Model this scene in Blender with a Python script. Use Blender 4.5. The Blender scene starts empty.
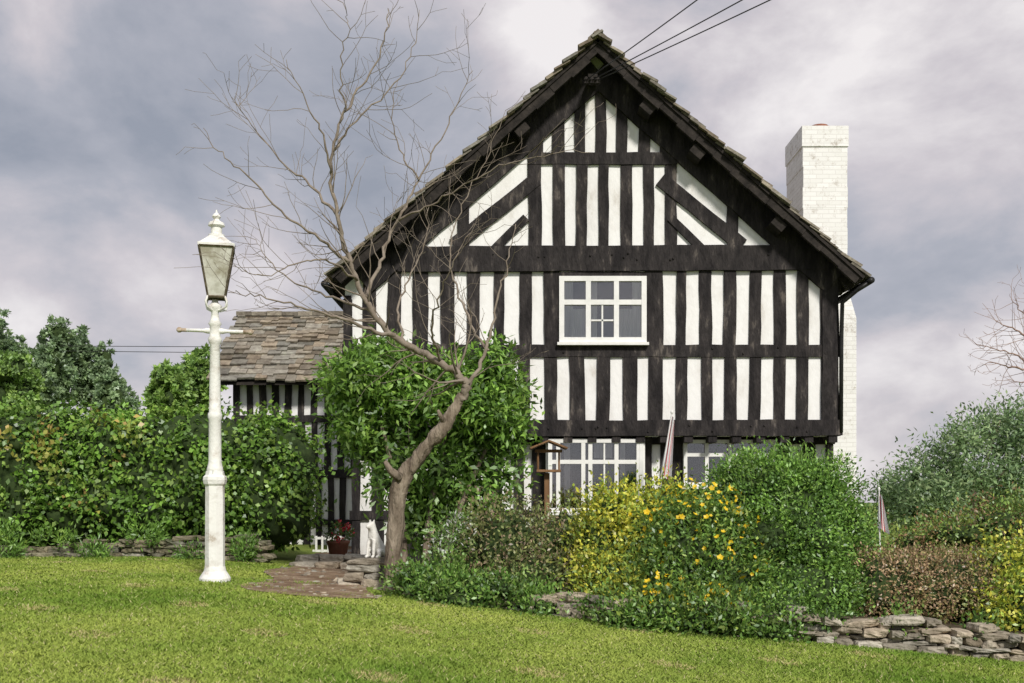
import bpy, math, random
import numpy as np
from mathutils import Vector, noise, Matrix
random.seed(7); RNG=np.random.default_rng(7)
F=1100.0;HZ=500.0;EZ=1.6;GAIN=2.0
scene=bpy.context.scene; COL=scene.collection
def W(x,y,Y): return Vector(((x-512)*Y/F,Y,EZ+(HZ-y)*Y/F))
def gz(x,y=0):
    s=np.where(np.asarray(x)<0,4.5*np.tanh(np.asarray(x)/4.5),12*np.tanh(np.asarray(x)/12))
    return 0.45-0.085*s
def g(x,y=0): return float(gz(x,y))
# ---------------------------------------------------------------- materials
def new_mat(name):
    m=bpy.data.materials.new(name); m.use_nodes=True
    nt=m.node_tree; nt.nodes.clear()
    out=nt.nodes.new('ShaderNodeOutputMaterial'); b=nt.nodes.new('ShaderNodeBsdfPrincipled')
    nt.links.new(b.outputs[0],out.inputs[0]); return m,nt,b,out
def noisy(name,c1,c2,scale=5,rough=0.8,bump=0.3,bscale=30,stretch=(1,1,1),c3=None,dist=0.02,metal=0,spec=0.3,lo=0.35,hi=0.65,attr=False):
    m,nt,b,out=new_mat(name); N=nt.nodes; L=nt.links
    tc=N.new('ShaderNodeTexCoord'); mp=N.new('ShaderNodeMapping'); mp.inputs['Scale'].default_value=stretch
    L.new(tc.outputs['Object'],mp.inputs[0])
    n=N.new('ShaderNodeTexNoise'); n.inputs['Scale'].default_value=scale; n.inputs['Detail'].default_value=6; n.inputs['Roughness'].default_value=.65
    L.new(mp.outputs[0],n.inputs['Vector'])
    r=N.new('ShaderNodeValToRGB'); r.color_ramp.elements[0].position=lo; r.color_ramp.elements[1].position=hi
    r.color_ramp.elements[0].color=(*c1,1); r.color_ramp.elements[1].color=(*c2,1)
    if c3:
        e=r.color_ramp.elements.new(min(hi+.12,.98)); e.color=(*c3,1)
    L.new(n.outputs[0],r.inputs[0]); colout=r.outputs[0]
    if attr:
        a=N.new('ShaderNodeAttribute'); a.attribute_name='Col'
        mx=N.new('ShaderNodeMix'); mx.data_type='RGBA'; mx.blend_type='MULTIPLY'; mx.inputs[0].default_value=1
        L.new(colout,mx.inputs[6]); L.new(a.outputs['Color'],mx.inputs[7]); colout=mx.outputs[2]
    L.new(colout,b.inputs['Base Color'])
    b.inputs['Roughness'].default_value=rough; b.inputs['Metallic'].default_value=metal
    b.inputs['Specular IOR Level'].default_value=spec
    if bump:
        n2=N.new('ShaderNodeTexNoise'); n2.inputs['Scale'].default_value=bscale; n2.inputs['Detail'].default_value=5
        L.new(mp.outputs[0],n2.inputs['Vector'])
        bp=N.new('ShaderNodeBump'); bp.inputs['Strength'].default_value=bump; bp.inputs['Distance'].default_value=dist
        L.new(n2.outputs[0],bp.inputs['Height']); L.new(bp.outputs[0],b.inputs['Normal'])
    return m
def leafmat(name,trans=0.25):
    m,nt,b,out=new_mat(name); N=nt.nodes;L=nt.links
    N.remove(b); b=N.new('ShaderNodeBsdfDiffuse')
    a=N.new('ShaderNodeAttribute'); a.attribute_name='Col'
    L.new(a.outputs['Color'],b.inputs[0])
    if not trans:
        L.new(b.outputs[0],out.inputs[0]); return m
    t=N.new('ShaderNodeBsdfTranslucent'); L.new(a.outputs['Color'],t.inputs[0])
    mx=N.new('ShaderNodeMixShader'); mx.inputs[0].default_value=trans
    L.new(b.outputs[0],mx.inputs[1]); L.new(t.outputs[0],mx.inputs[2])
    gl=N.new('ShaderNodeBsdfGlossy'); gl.inputs['Roughness'].default_value=.42; gl.inputs[0].default_value=(.9,.95,1,1)
    m2=N.new('ShaderNodeMixShader'); m2.inputs[0].default_value=.04
    L.new(mx.outputs[0],m2.inputs[1]); L.new(gl.outputs[0],m2.inputs[2]); L.new(m2.outputs[0],out.inputs[0])
    return m
M_TIMBER=noisy('black_timber',(.018,.016,.017),(.042,.037,.037),7,.85,.9,36,(1,1,.3),c3=(.15,.13,.115),dist=.03,lo=.38,hi=.58,spec=.2)
M_TIMBERD=noisy('dark_soffit_timber',(.016,.014,.013),(.045,.038,.034),6,.9,.5,30,c3=(.12,.10,.08),spec=.2)
M_PLASTER=noisy('white_plaster',(.86,.86,.86),(.79,.78,.77),2.6,.9,.5,14,(1,1,.5),c3=(.60,.57,.53),dist=.02,lo=.47,hi=.62)
M_TILE=noisy('stone_tile',(.17,.145,.12),(.31,.28,.225),9,.95,.8,25,c3=(.36,.38,.24),dist=.02,attr=True,spec=.15)
M_STONE=noisy('dry_stone',(.24,.21,.165),(.50,.45,.37),7,.95,1,22,c3=(.62,.58,.49),dist=.03,attr=True,spec=.15)
M_MOSSY=noisy('mossy_stone',(.13,.135,.075),(.38,.345,.275),5,.95,1,22,c3=(.5,.47,.39),dist=.03,attr=True,spec=.15)
M_WPAINT=noisy('white_window_paint',(.84,.84,.83),(.76,.76,.74),8,.5,.1,30)
M_LPAINT=noisy('chalky_lamp_paint',(.84,.84,.81),(.72,.70,.66),6,.6,.35,30,c3=(.38,.30,.21),lo=.48,hi=.61,spec=.2)
M_RUST=noisy('weathered_paint',(.30,.21,.14),(.60,.52,.42),14,.85,.4,40)
M_BRONZE=noisy('tarnished_bronze',(.07,.055,.035),(.17,.14,.09),14,.5,.2,40,metal=.4)
M_LGLASS=noisy('dusty_glass',(.34,.32,.25),(.66,.66,.60),4,.2,.05,20,spec=.6,lo=.4,hi=.6)
M_BARK=noisy('grey_brown_bark',(.12,.092,.068),(.33,.275,.215),10,.95,1.0,24,(1,1,.3),c3=(.44,.43,.34),dist=.05,spec=.1)
M_TWIG=noisy('twig_bark',(.18,.145,.115),(.30,.255,.21),9,.9,.3,26,spec=.1)
M_TWIGP=noisy('pinkish_twig',(.26,.17,.14),(.38,.27,.22),9,.9,.2,26,spec=.1)
M_WOOD=noisy('brown_wood',(.16,.085,.04),(.28,.16,.08),6,.8,.4,30,(1,1,.2))
M_STATUE=noisy('white_painted_stone',(.82,.81,.78),(.66,.64,.6),12,.7,.4,40)
M_PATH=noisy('earth_path',(.24,.16,.105),(.42,.31,.22),4,.95,1,50,c3=(.54,.45,.35),dist=.05,lo=.4,hi=.6,spec=.1)
M_SOIL=noisy('garden_soil',(.06,.045,.03),(.13,.10,.065),8,.95,1,30)
M_LEAF=leafmat('leaf',.3); M_GRASSB=leafmat('grass_blade',0); M_PETAL=leafmat('petal',.2)
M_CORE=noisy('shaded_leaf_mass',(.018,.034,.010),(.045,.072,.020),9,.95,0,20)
M_CUR=noisy('net_curtain',(.8,.8,.78),(.55,.55,.55),3,.9,.2,30,(8,8,.4))
M_DARK=noisy('painted_room_shade',(.02,.02,.022),(.06,.058,.055),3,.9,0)  # near-black colour standing in for room shade behind panes
M_IRON=noisy('black_iron',(.012,.012,.013),(.03,.03,.03),6,.45,.1,30)
M_TERRA=noisy('terracotta',(.22,.09,.06),(.34,.16,.11),6,.85,.2,30)
M_RED=noisy('red_cloth',(.5,.05,.06),(.6,.09,.09),6,.8,.1,30)
M_LINEN=noisy('white_cloth',(.75,.75,.75),(.6,.6,.62),6,.9,.1,30)
def glass():
    m,nt,b,out=new_mat('window_glass'); N=nt.nodes;L=nt.links
    t=N.new('ShaderNodeBsdfTransparent'); gl=N.new('ShaderNodeBsdfGlossy'); gl.inputs['Roughness'].default_value=.03
    mx=N.new('ShaderNodeMixShader'); fr=N.new('ShaderNodeFresnel'); fr.inputs[0].default_value=1.6
    ad=N.new('ShaderNodeMath'); ad.operation='ADD'; ad.inputs[1].default_value=.12; L.new(fr.outputs[0],ad.inputs[0])
    L.new(ad.outputs[0],mx.inputs[0]); L.new(t.outputs[0],mx.inputs[1]); L.new(gl.outputs[0],mx.inputs[2]); L.new(mx.outputs[0],out.inputs[0]); return m
M_GLASS=glass()
def brickwhite():
    m,nt,b,out=new_mat('white_painted_brick'); N=nt.nodes;L=nt.links
    tc=N.new('ShaderNodeTexCoord'); 
    sp=N.new('ShaderNodeSeparateXYZ'); L.new(tc.outputs['Object'],sp.inputs[0])
    ad=N.new('ShaderNodeMath'); ad.operation='ADD'; L.new(sp.outputs[0],ad.inputs[0]); L.new(sp.outputs[1],ad.inputs[1])
    cb=N.new('ShaderNodeCombineXYZ'); L.new(ad.outputs[0],cb.inputs[0]); L.new(sp.outputs[2],cb.inputs[1])
    br=N.new('ShaderNodeTexBrick'); br.inputs['Scale'].default_value=1; br.inputs['Brick Width'].default_value=.23; br.inputs['Row Height'].default_value=.08
    br.inputs['Mortar Size'].default_value=.006; br.inputs['Color1'].default_value=(.86,.86,.86,1); br.inputs['Color2'].default_value=(.78,.78,.77,1); br.inputs['Mortar'].default_value=(.72,.71,.70,1)
    L.new(cb.outputs[0],br.inputs['Vector'])
    n=N.new('ShaderNodeTexNoise'); n.inputs['Scale'].default_value=5; n.inputs['Detail'].default_value=9; n.inputs['Roughness'].default_value=.8; L.new(tc.outputs['Object'],n.inputs['Vector'])
    r=N.new('ShaderNodeValToRGB'); r.color_ramp.elements[0].position=.54; r.color_ramp.elements[1].position=.64; L.new(n.outputs[0],r.inputs[0])
    mx=N.new('ShaderNodeMix'); mx.data_type='RGBA'; L.new(r.outputs[0],mx.inputs[0]); L.new(br.outputs[0],mx.inputs[6]); mx.inputs[7].default_value=(.50,.46,.42,1)
    L.new(mx.outputs[2],b.inputs['Base Color']); b.inputs['Roughness'].default_value=.9
    bp=N.new('ShaderNodeBump'); bp.inputs['Strength'].default_value=.4; bp.inputs['Distance'].default_value=.012; L.new(br.outputs['Fac'],bp.inputs['Height']); bp.invert=True
    L.new(bp.outputs[0],b.inputs['Normal']); return m
M_BRICK=brickwhite()
# ---------------------------------------------------------------- mesh helpers
def finish(o,parent=None,label=None,category=None,group=None,kind=None):
    COL.objects.link(o)
    if parent: o.parent=parent
    if label: o['label']=label
    if category: o['category']=category
    if group: o['group']=group
    if kind: o['kind']=kind
    return o
class MB:
    def __init__(s): s.v=[];s.f=[];s.m=[];s.c=[]
    def add(s,vs,fs,mi=0,col=(1,1,1)):
        b=len(s.v); s.v+= [tuple(p) for p in vs]; s.f+=[tuple(i+b for i in f) for f in fs]; s.m+=[mi]*len(fs); s.c+=[col]*len(vs)
    def box(s,x0,x1,y0,y1,z0,z1,mi=0,col=(1,1,1)):
        s.add([(x0,y0,z0),(x1,y0,z0),(x1,y1,z0),(x0,y1,z0),(x0,y0,z1),(x1,y0,z1),(x1,y1,z1),(x0,y1,z1)],
              [(3,2,1,0),(4,5,6,7),(0,1,5,4),(1,2,6,5),(2,3,7,6),(3,0,4,7)],mi,col)
    def hexa(s,p,mi=0,col=(1,1,1)):
        s.add(p,[(3,2,1,0),(4,5,6,7),(0,1,5,4),(1,2,6,5),(2,3,7,6),(3,0,4,7)],mi,col)
    def tube(s,pts,rad,n=8,mi=0,cap=True):
        pts=[Vector(p) for p in pts]; vs=[];fs=[]
        ref=None
        for i,p in enumerate(pts):
            t=(pts[min(i+1,len(pts)-1)]-pts[max(i-1,0)]).normalized()
            if ref is None:
                a=Vector((0,0,1)) if abs(t.z)<.9 else Vector((1,0,0)); ref=t.cross(a).normalized()
            ref=(ref-t*ref.dot(t)).normalized(); bb=t.cross(ref)
            for k in range(n):
                an=2*math.pi*k/n; vs.append(p+(ref*math.cos(an)+bb*math.sin(an))*rad[i])
        for i in range(len(pts)-1):
            for k in range(n):
                k2=(k+1)%n; fs.append((i*n+k,i*n+k2,(i+1)*n+k2,(i+1)*n+k))
        if cap: fs.append(tuple(range(n-1,-1,-1))); fs.append(tuple((len(pts)-1)*n+k for k in range(n)))
        s.add(vs,fs,mi)
    def lathe(s,prof,c,n=24,mi=0,rot=0):
        vs=[];fs=[]
        for r,z in prof:
            for k in range(n):
                an=2*math.pi*k/n+rot; vs.append((c[0]+r*math.cos(an),c[1]+r*math.sin(an),z))
        for i in range(len(prof)-1):
            for k in range(n):
                k2=(k+1)%n; fs.append((i*n+k,i*n+k2,(i+1)*n+k2,(i+1)*n+k))
        fs.append(tuple(range(n-1,-1,-1))); fs.append(tuple((len(prof)-1)*n+k for k in range(n)))
        s.add(vs,fs,mi)
    def obj(s,name,mats,parent=None,label=None,category=None,group=None,kind=None,smooth=False,cols=False):
        me=bpy.data.meshes.new(name); me.from_pydata(s.v,[],s.f)
        for m in mats: me.materials.append(m)
        me.polygons.foreach_set('material_index',s.m)
        if smooth: me.polygons.foreach_set('use_smooth',[True]*len(s.f))
        if cols:
            a=me.color_attributes.new('Col','FLOAT_COLOR','POINT'); a.data.foreach_set('color',np.c_[np.array(s.c),np.ones(len(s.c))].ravel().astype(np.float32))
        me.update()
        return finish(bpy.data.objects.new(name,me),parent,label,category,group,kind)
def empty(name,loc,label,category,group=None):
    o=bpy.data.objects.new(name,None); o.empty_display_size=.3; finish(o,None,label,category,group)
    return o
def npmesh(name,V,Fc,C,mats,mi=None,smooth=False):
    me=bpy.data.meshes.new(name); k=Fc.shape[1]
    me.vertices.add(len(V)); me.vertices.foreach_set('co',V.astype(np.float32).ravel())
    me.loops.add(Fc.size); me.loops.foreach_set('vertex_index',Fc.astype(np.int32).ravel())
    me.polygons.add(len(Fc)); me.polygons.foreach_set('loop_start',np.arange(0,Fc.size,k,dtype=np.int32))
    for m in mats: me.materials.append(m)
    if mi is not None: me.polygons.foreach_set('material_index',mi.astype(np.int32))
    if smooth: me.polygons.foreach_set('use_smooth',np.ones(len(Fc),dtype=bool))
    me.update(calc_edges=True)
    a=me.color_attributes.new('Col','FLOAT_COLOR','POINT'); a.data.foreach_set('color',np.c_[C,np.ones(len(C))].ravel().astype(np.float32))
    return me
def nrm(a): return a/np.maximum(np.linalg.norm(a,axis=1,keepdims=True),1e-6)
def cubesphere(n):
    V=[];Q=[]
    for ax in range(3):
        for sg in (-1,1):
            b=len(V)
            for i in range(n+1):
                for j in range(n+1):
                    p=[0,0,0]; p[ax]=sg; p[(ax+1)%3]=2*i/n-1; p[(ax+2)%3]=2*j/n-1; V.append(p)
            for i in range(n):
                for j in range(n):
                    q=(b+i*(n+1)+j,b+(i+1)*(n+1)+j,b+(i+1)*(n+1)+j+1,b+i*(n+1)+j+1); Q.append(q if sg>0 else q[::-1])
    return np.array(V,float),np.array(Q)
CSV,CSQ=cubesphere(8)
def leaves(blobs,n,L,w,pal,clump=.16,perclump=28,outb=.6,upb=.2,shell=(.72,1.08),tint=.3,squash=1,zmin=None,gain=None):
    B=np.array(blobs,float); area=(B[:,3]*B[:,5]+B[:,3]*B[:,4]+B[:,4]*B[:,5]); pr=area/area.sum()
    nc=max(4,int(n/perclump)); bi=RNG.choice(len(B),nc,p=pr)
    d=nrm(RNG.normal(size=(nc,3))); rr=RNG.uniform(shell[0],shell[1],(nc,1))
    cc=B[bi,:3]+d*B[bi,3:]*rr
    ct=RNG.uniform(1-tint,1+tint,(nc,1)); pal=np.minimum(np.array(pal)*(gain or GAIN),.75); cp=RNG.integers(0,len(pal),nc)
    ci=RNG.integers(0,nc,n)
    sg=clump*np.minimum(B[bi[ci],3],B[bi[ci],5])[:,None]
    if clump>1: sg=np.full((n,1),clump-1)
    P=cc[ci]+RNG.normal(size=(n,3))*sg*np.array([1,1,squash])
    out=nrm((P-B[bi[ci],:3])/B[bi[ci],3:])
    if zmin is not None:
        k=P[:,2]>zmin; P=P[k];out=out[k];ci=ci[k]; n=len(P)
    D=nrm(RNG.normal(size=(n,3))*.8+out*outb+np.array([0,0,upb]))
    Nn=nrm(out+np.array([0,0,.5])+RNG.normal(size=(n,3))*.55)
    S=nrm(np.cross(D,Nn)); U=np.cross(S,D)
    l=(L*RNG.uniform(.6,1.3,(n,1))); ww=w*RNG.uniform(.7,1.2,(n,1))
    V=np.stack([P,P+D*l*.45+S*ww*.5+U*ww*.18,P+D*l,P+D*l*.45-S*ww*.5+U*ww*.18],1).reshape(-1,3)
    pidx=np.where(RNG.random(n)<.75,cp[ci],RNG.integers(0,len(pal),n))
    C=np.minimum(pal[pidx]*ct[ci]*RNG.uniform(.8,1.2,(n,1)),.8)
    return V,np.arange(4*n).reshape(-1,4),np.repeat(C,4,0)
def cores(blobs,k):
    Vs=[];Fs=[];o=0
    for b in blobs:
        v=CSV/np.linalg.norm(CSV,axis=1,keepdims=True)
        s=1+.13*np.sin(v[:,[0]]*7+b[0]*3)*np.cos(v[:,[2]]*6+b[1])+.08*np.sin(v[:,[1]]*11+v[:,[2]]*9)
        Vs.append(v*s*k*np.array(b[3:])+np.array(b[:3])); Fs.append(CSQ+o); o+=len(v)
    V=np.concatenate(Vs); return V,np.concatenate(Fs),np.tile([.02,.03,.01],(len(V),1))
def foliage(name,blobs,n,L,w,pal,core=.8,mat=None,parent=None,label=None,category=None,group=None,kind=None,extra=(),**kw):
    V,Fc,C=leaves(blobs,n,L,w,pal,**kw)
    for V3,F3,C3 in extra:
        Fc=np.concatenate([Fc,F3+len(V)]); V=np.concatenate([V,V3]); C=np.concatenate([C,C3])
    mi=np.zeros(len(Fc))
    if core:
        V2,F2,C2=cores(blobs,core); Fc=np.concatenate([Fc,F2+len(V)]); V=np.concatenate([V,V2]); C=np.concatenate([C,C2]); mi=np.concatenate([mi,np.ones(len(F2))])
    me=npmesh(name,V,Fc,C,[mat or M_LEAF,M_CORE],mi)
    return finish(bpy.data.objects.new(name,me),parent,label,category,group,kind)
def blob(x,y,Y,rx,ry,rd=None):
    p=W(x,y,Y); s=Y/F; return (p.x,p.y,p.z,rx*s,(rd if rd else rx*s*.8),ry*s)
# ---------------------------------------------------------------- ground
def ground():
    xs=np.concatenate([-np.geomspace(400,12.3,16),np.arange(-12,12.01,.25),np.geomspace(12.3,400,16)])
    ys=np.concatenate([[-60,-30,-10,0],np.arange(3,26.01,.25),np.geomspace(27,900,20)])
    X,Y=np.meshgrid(xs,ys); Z=gz(X)+0.02*np.sin(X*1.3+Y*.7)*np.sin(Y*1.1)
    V=np.stack([X,Y,Z],-1).reshape(-1,3); nx=len(xs)
    i=np.arange(len(ys)-1)[:,None]*nx+np.arange(nx-1)[None,:]
    Fc=np.stack([i,i+1,i+nx+1,i+nx],-1).reshape(-1,4)
    m,nt,b,out=new_mat('lawn'); N=nt.nodes;L=nt.links
    tc=N.new('ShaderNodeTexCoord')
    n1=N.new('ShaderNodeTexNoise'); n1.inputs['Scale'].default_value=.7; n1.inputs['Detail'].default_value=8; n1.inputs['Roughness'].default_value=.7; L.new(tc.outputs['Object'],n1.inputs['Vector'])
    r=N.new('ShaderNodeValToRGB'); e=r.color_ramp.elements; e[0].position=.3; e[0].color=(.13,.205,.035,1); e[1].position=.7; e[1].color=(.25,.29,.07,1); L.new(n1.outputs[0],r.inputs[0])
    L.new(r.outputs[0],b.inputs['Base Color']); b.inputs['Roughness'].default_value=.95; b.inputs['Specular IOR Level'].default_value=.1
    n2=N.new('ShaderNodeTexNoise'); n2.inputs['Scale'].default_value=40; n2.inputs['Detail'].default_value=6; L.new(tc.outputs['Object'],n2.inputs['Vector'])
    bp=N.new('ShaderNodeBump'); bp.inputs['Distance'].default_value=.03; L.new(n2.outputs[0],bp.inputs['Height']); L.new(bp.outputs[0],b.inputs['Normal'])
    me=npmesh('ground',V,Fc,np.ones((len(V),3)),[m],smooth=True)
    finish(bpy.data.objects.new('ground',me),kind='structure')
ground()
def gs(x,y): return gz(x)+0.02*np.sin(x*1.3+y*.7)*np.sin(y*1.1)
WALLP=[(-1.0,11.9),(0.3,11.4),(1.35,10.85),(2.2,10.65),(5.3,10.6),(9,10.8)]
def wy(x): return np.interp(x,[p[0] for p in WALLP],[p[1] for p in WALLP])
PL=[(11.2,-2.75),(13,-2.95),(15,-3.15),(17,-3.1),(21.3,-3.3)]
PR=[(11.2,-1.45),(13,-1.6),(15,-2.05),(17,-2.2),(21.3,-2.5)]
def pl(y): return np.interp(y,[a for a,_ in PL],[b for _,b in PL])
def pr_(y): return np.interp(y,[a for a,_ in PR],[b for _,b in PR])
def path():
    V=[];Fc=[];ny=50;nx=14
    for j in range(ny+1):
        y=11.45+(21.2-11.45)*j/ny; a=pl(y)+.12*math.sin(y*3);b=pr_(y)+.1*math.sin(y*2.3+1)
        for i in range(nx+1):
            t=i/nx; x=a+(b-a)*t; yy=y-(.35*math.sin(t*math.pi)*(j==0))
            V.append((x,yy,float(gs(x,yy))+.012))
    for j in range(ny):
        for i in range(nx): k=j*(nx+1)+i; Fc.append((k,k+1,k+nx+2,k+nx+1))
    me=npmesh('path',np.array(V),np.array(Fc),np.ones((len(V),3)),[M_PATH],smooth=True)
    finish(bpy.data.objects.new('path',me),kind='structure')
path()
def bedh(x): return .05+.19*np.clip((x+1)/3.2,0,1)
def bed():
    V=[];Fc=[];xs=np.arange(-1.0,9.01,.25);nt=16
    for x in xs:
        y0=float(wy(x))+.12
        for j in range(nt+1):
            y=y0+(16.5-y0)*j/nt; V.append((x,y,float(gs(x,y))+float(bedh(x))*(1 if j<nt-2 else .1)+random.uniform(-.015,.015)))
    for i in range(len(xs)-1):
        for j in range(nt): k=i*(nt+1)+j; Fc.append((k,k+nt+1,k+nt+2,k+1))
    me=npmesh('garden_bed',np.array(V),np.array(Fc),np.ones((len(V),3)),[M_SOIL],smooth=True)
    finish(bpy.data.objects.new('garden_bed',me),kind='structure')
bed()
def grass():
    n=500000
    Y=5.5+11*RNG.random(n)**1.2; X=(RNG.random(n)*2-1)*(Y*.5+.8)
    k=np.ones(n,bool)
    edge=.10*np.sin(Y*9)+.06*np.sin(Y*23)+.12*RNG.normal(size=n)
    k&=~((Y>11.35+.12*RNG.normal(size=n))&(X>pl(Y)+edge)&(X<pr_(Y)-edge*.6))|((np.sin(X*5+Y*3)*np.sin(Y*4-X*3)+RNG.normal(size=n)*.3>.7)&(Y<13.5))
    k&=~((X>-1.0)&(Y>wy(X)-.1)); k&=~((X>-1.7)&(X<=-1.0)&(Y>12.3)); k&=~((X<-2.6)&(Y>15.75))
    X=X[k];Y=Y[k];n=len(X)
    big=np.sin(X*.9+.7*np.sin(Y*.6)+2)*np.sin(Y*.8+.8*np.sin(X*.7))
    band=np.sin((Y+.25*X)*2.6+.6*np.sin(X*.8))
    pt=.75*big+.45*band+.5*np.sin(X*2.3+Y*1.1)*np.sin(Y*2.1-X*1.3)+.3*np.sin(X*6.3+Y*3.1)*np.sin(Y*7.1-X*2)+.22*RNG.normal(size=n)
    t=np.clip(pt*.36+.5,0,1)[:,None]
    C=(1-t)*np.array([.135,.235,.035])+t*np.array([.36,.42,.095])
    worn=(np.sin(X*3.1+1)*np.sin(Y*2.7+X)>.86)&(RNG.random(n)<.55); C[worn]=np.array([.42,.38,.17])
    st=RNG.random(n)<.05; C[st]=np.array([.46,.43,.22])
    C*=RNG.uniform(.88,1.12,(n,1))
    h=RNG.uniform(.010,.026,n)*(1+.5*(t[:,0]<.35)); w=.004+.0005*Y
    P=np.stack([X,Y,gs(X,Y)-.003],1); an=RNG.random(n)*6.283
    S=np.stack([np.cos(an),np.sin(an),0*an],1)*w[:,None]
    tip=P+np.stack([RNG.normal(size=n)*.9,RNG.normal(size=n)*.9,np.ones(n)],1)*h[:,None]
    V=np.stack([P-S,P+S,tip],1).reshape(-1,3)
    me=npmesh('grass',V,np.arange(3*n).reshape(-1,3),np.repeat(C,3,0),[M_GRASSB])
    finish(bpy.data.objects.new('grass',me),kind='stuff')
grass()
# ---------------------------------------------------------------- stones
SV,SQ=cubesphere(4)
_p5=SV/((np.abs(SV)**9).sum(1,keepdims=True)**(1/9))
def stone(mb,c,s,rz=0,tilt=0):
    seed=random.random()*50
    u=_p5.copy()
    for _ in range(3):
        nn=np.array([random.gauss(0,1),random.gauss(0,1),random.gauss(0,1)]); nn/=np.linalg.norm(nn); dd=random.uniform(.85,1.15)
        h=u@nn-dd; u-=np.clip(h,0,None)[:,None]*nn
    v=u*np.array(s)*.5
    v=v*(1+np.sin(u[:,[0]]*5+seed)*np.cos(u[:,[2]]*4+seed*2)*.05+np.sin(u[:,[1]]*6+u[:,[0]]*7+seed)*.04)
    sk=random.uniform(-.18,.18); v[:,2]+=v[:,0]*sk*.5
    ca,sa=math.cos(rz),math.sin(rz); x=v[:,0]*ca-v[:,1]*sa; y=v[:,0]*sa+v[:,1]*ca
    v=np.stack([x+c[0],y+c[1],v[:,2]+c[2]],1); t=random.uniform(.55,1.25); w=random.uniform(-.06,.08)
    mb.add(v.tolist(),SQ.tolist(),0,(t*(1+w),t,t*(1-w)))
def drywall(name,poly,hfun,label,mat,zoff=-.05,depth=.3):
    mb=MB(); 
    for (a,b) in zip(poly[:-1],poly[1:]):
        a=Vector(a);b=Vector(b); L=(b-a).length; d=(b-a)/L; rz=math.atan2(d.y,d.x)
        z=0; hmax=max(hfun(a.x),hfun(b.x))+.05
        while z<hmax:
            ch=random.uniform(.04,.085); s=random.uniform(-.2,0)
            while s<L:
                wd=random.uniform(.10,.42); p=a+d*(s+wd/2)
                if z<hfun(p.x)+random.uniform(-.04,.03) and s+wd/2<L+.1:
                    stone(mb,(p.x+random.uniform(-.02,.02),p.y+random.uniform(-.05,.05)+.1,float(gs(p.x,p.y))+zoff+z+ch/2),(wd*1.02,depth*random.uniform(.75,1.1),ch*1.06),rz+random.uniform(-.12,.12))
                s+=wd*1.0
            z+=ch*.95
    return mb.obj(name,[mat],label=label,category='stone wall',cols=True,smooth=False)
drywall('dry_stone_wall',WALLP,lambda x:float(bedh(x))+.05,'low grey dry stone retaining wall edging the garden bed',M_STONE)
drywall('dry_stone_wall',[(-11,15.75),(-7.5,15.75),(-3.55,15.6)],lambda x:.16+.22*float(np.clip((x+7)/3,0,1)),'mossy low dry stone wall beneath the leafy hedge',M_MOSSY)
mb=MB()
for i in range(5): stone(mb,(-1.75+random.uniform(-.18,.22),12.95+random.uniform(-.1,.1),.60),(.3,.3,.16),random.random())
for (x,z,w) in [(-1.84,.70,.24),(-1.58,.71,.26),(-1.72,.80,.42)]: stone(mb,(x,12.92,z),(w,.34,.12),random.uniform(-.1,.1))
stone(mb,(-1.7,12.92,.875),(.46,.36,.09))
mb.obj('stone_plinth',[M_STONE],label='rough stacked stone plinth carrying a white animal statue',category='stone plinth',cols=True)
mb=MB()
for i,(y,z) in enumerate([(15.6,.02),(15.95,.10)]):
    for j in range(3): stone(mb,(-2.95+.36*j,y,g(-2.6)+z),(.38,.4,.12),random.uniform(-.05,.05))
mb.obj('stone_steps',[M_STONE],label='worn stone steps at the garden entrance',category='steps',cols=True)
mb=MB()
for i in range(110):
    y=random.uniform(11.3,15.4); x=random.uniform(pl(y)-.1,pr_(y)+.1); q=random.choice((.02,.03,.03,.05)); stone(mb,(x,y,float(gs(x,y))+.012),(q*1.4,q*1.2,q*.45),random.random()*3)
mb.obj('path_rubble',[M_STONE],kind='stuff',cols=True)
# ---------------------------------------------------------------- beams
def beam(mb,ax,az,bx,bz,w,yf,yb,jit=.012,mi=0):
    a=Vector((ax,az));b=Vector((bx,bz));L=(b-a).length
    if L<.02: return
    d=(b-a)/L; nn=Vector((-d.y,d.x)); n=max(1,int(L/.3)); yf+=random.uniform(-.006,.006); vs=[];fs=[]
    for i in range(n+1):
        p=a+d*L*i/n; j1=random.uniform(-jit,jit);j2=random.uniform(-jit,jit); q1=p+nn*(w/2+j1); q2=p-nn*(w/2+j2); yy=yf+random.uniform(-.006,.006)
        vs+=[(q1.x,yy,q1.y),(q2.x,yy,q2.y),(q2.x,yb,q2.y),(q1.x,yb,q1.y)]
    for i in range(n):
        k=4*i
        for s in range(4):
            s2=(s+1)%4; fs.append((k+s,k+s2,k+4+s2,k+4+s))
    fs.append((3,2,1,0)); e=4*n; fs.append((e,e+1,e+2,e+3)); mb.add(vs,fs,mi)
YF=18.0
def fx(x,Y=YF): return (x-512)*Y/F
def fz(y,Y=YF): return EZ+(HZ-y)*Y/F
def pbeam(mb,x0,y0,x1,y1,w,Y=YF,proud=.045,back=.02,jit=.008):
    beam(mb,fx(x0,Y),fz(y0,Y),fx(x1,Y),fz(y1,Y),w*Y/F,Y-proud,Y+back,jit)
def limit(x): return 92+abs(x-598)*.889
def studs(mb,y0,y1,whites,xa,xb,Y=YF,lim=True):
    edges=[xa]
    for a,b in whites: edges+=[a,b]
    edges.append(xb)
    for i in range(0,len(edges),2):
        a,b=edges[i],edges[i+1]
        if b-a<1.5: continue
        xm=(a+b)/2; t=y0
        if lim: t=max(y0,limit(xm)-16)
        if t<y1-2: pbeam(mb,xm+random.uniform(-.5,.5),t-2,xm+random.uniform(-.8,.8),y1+2,b-a+random.uniform(-.8,.8),Y,.035)
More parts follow.
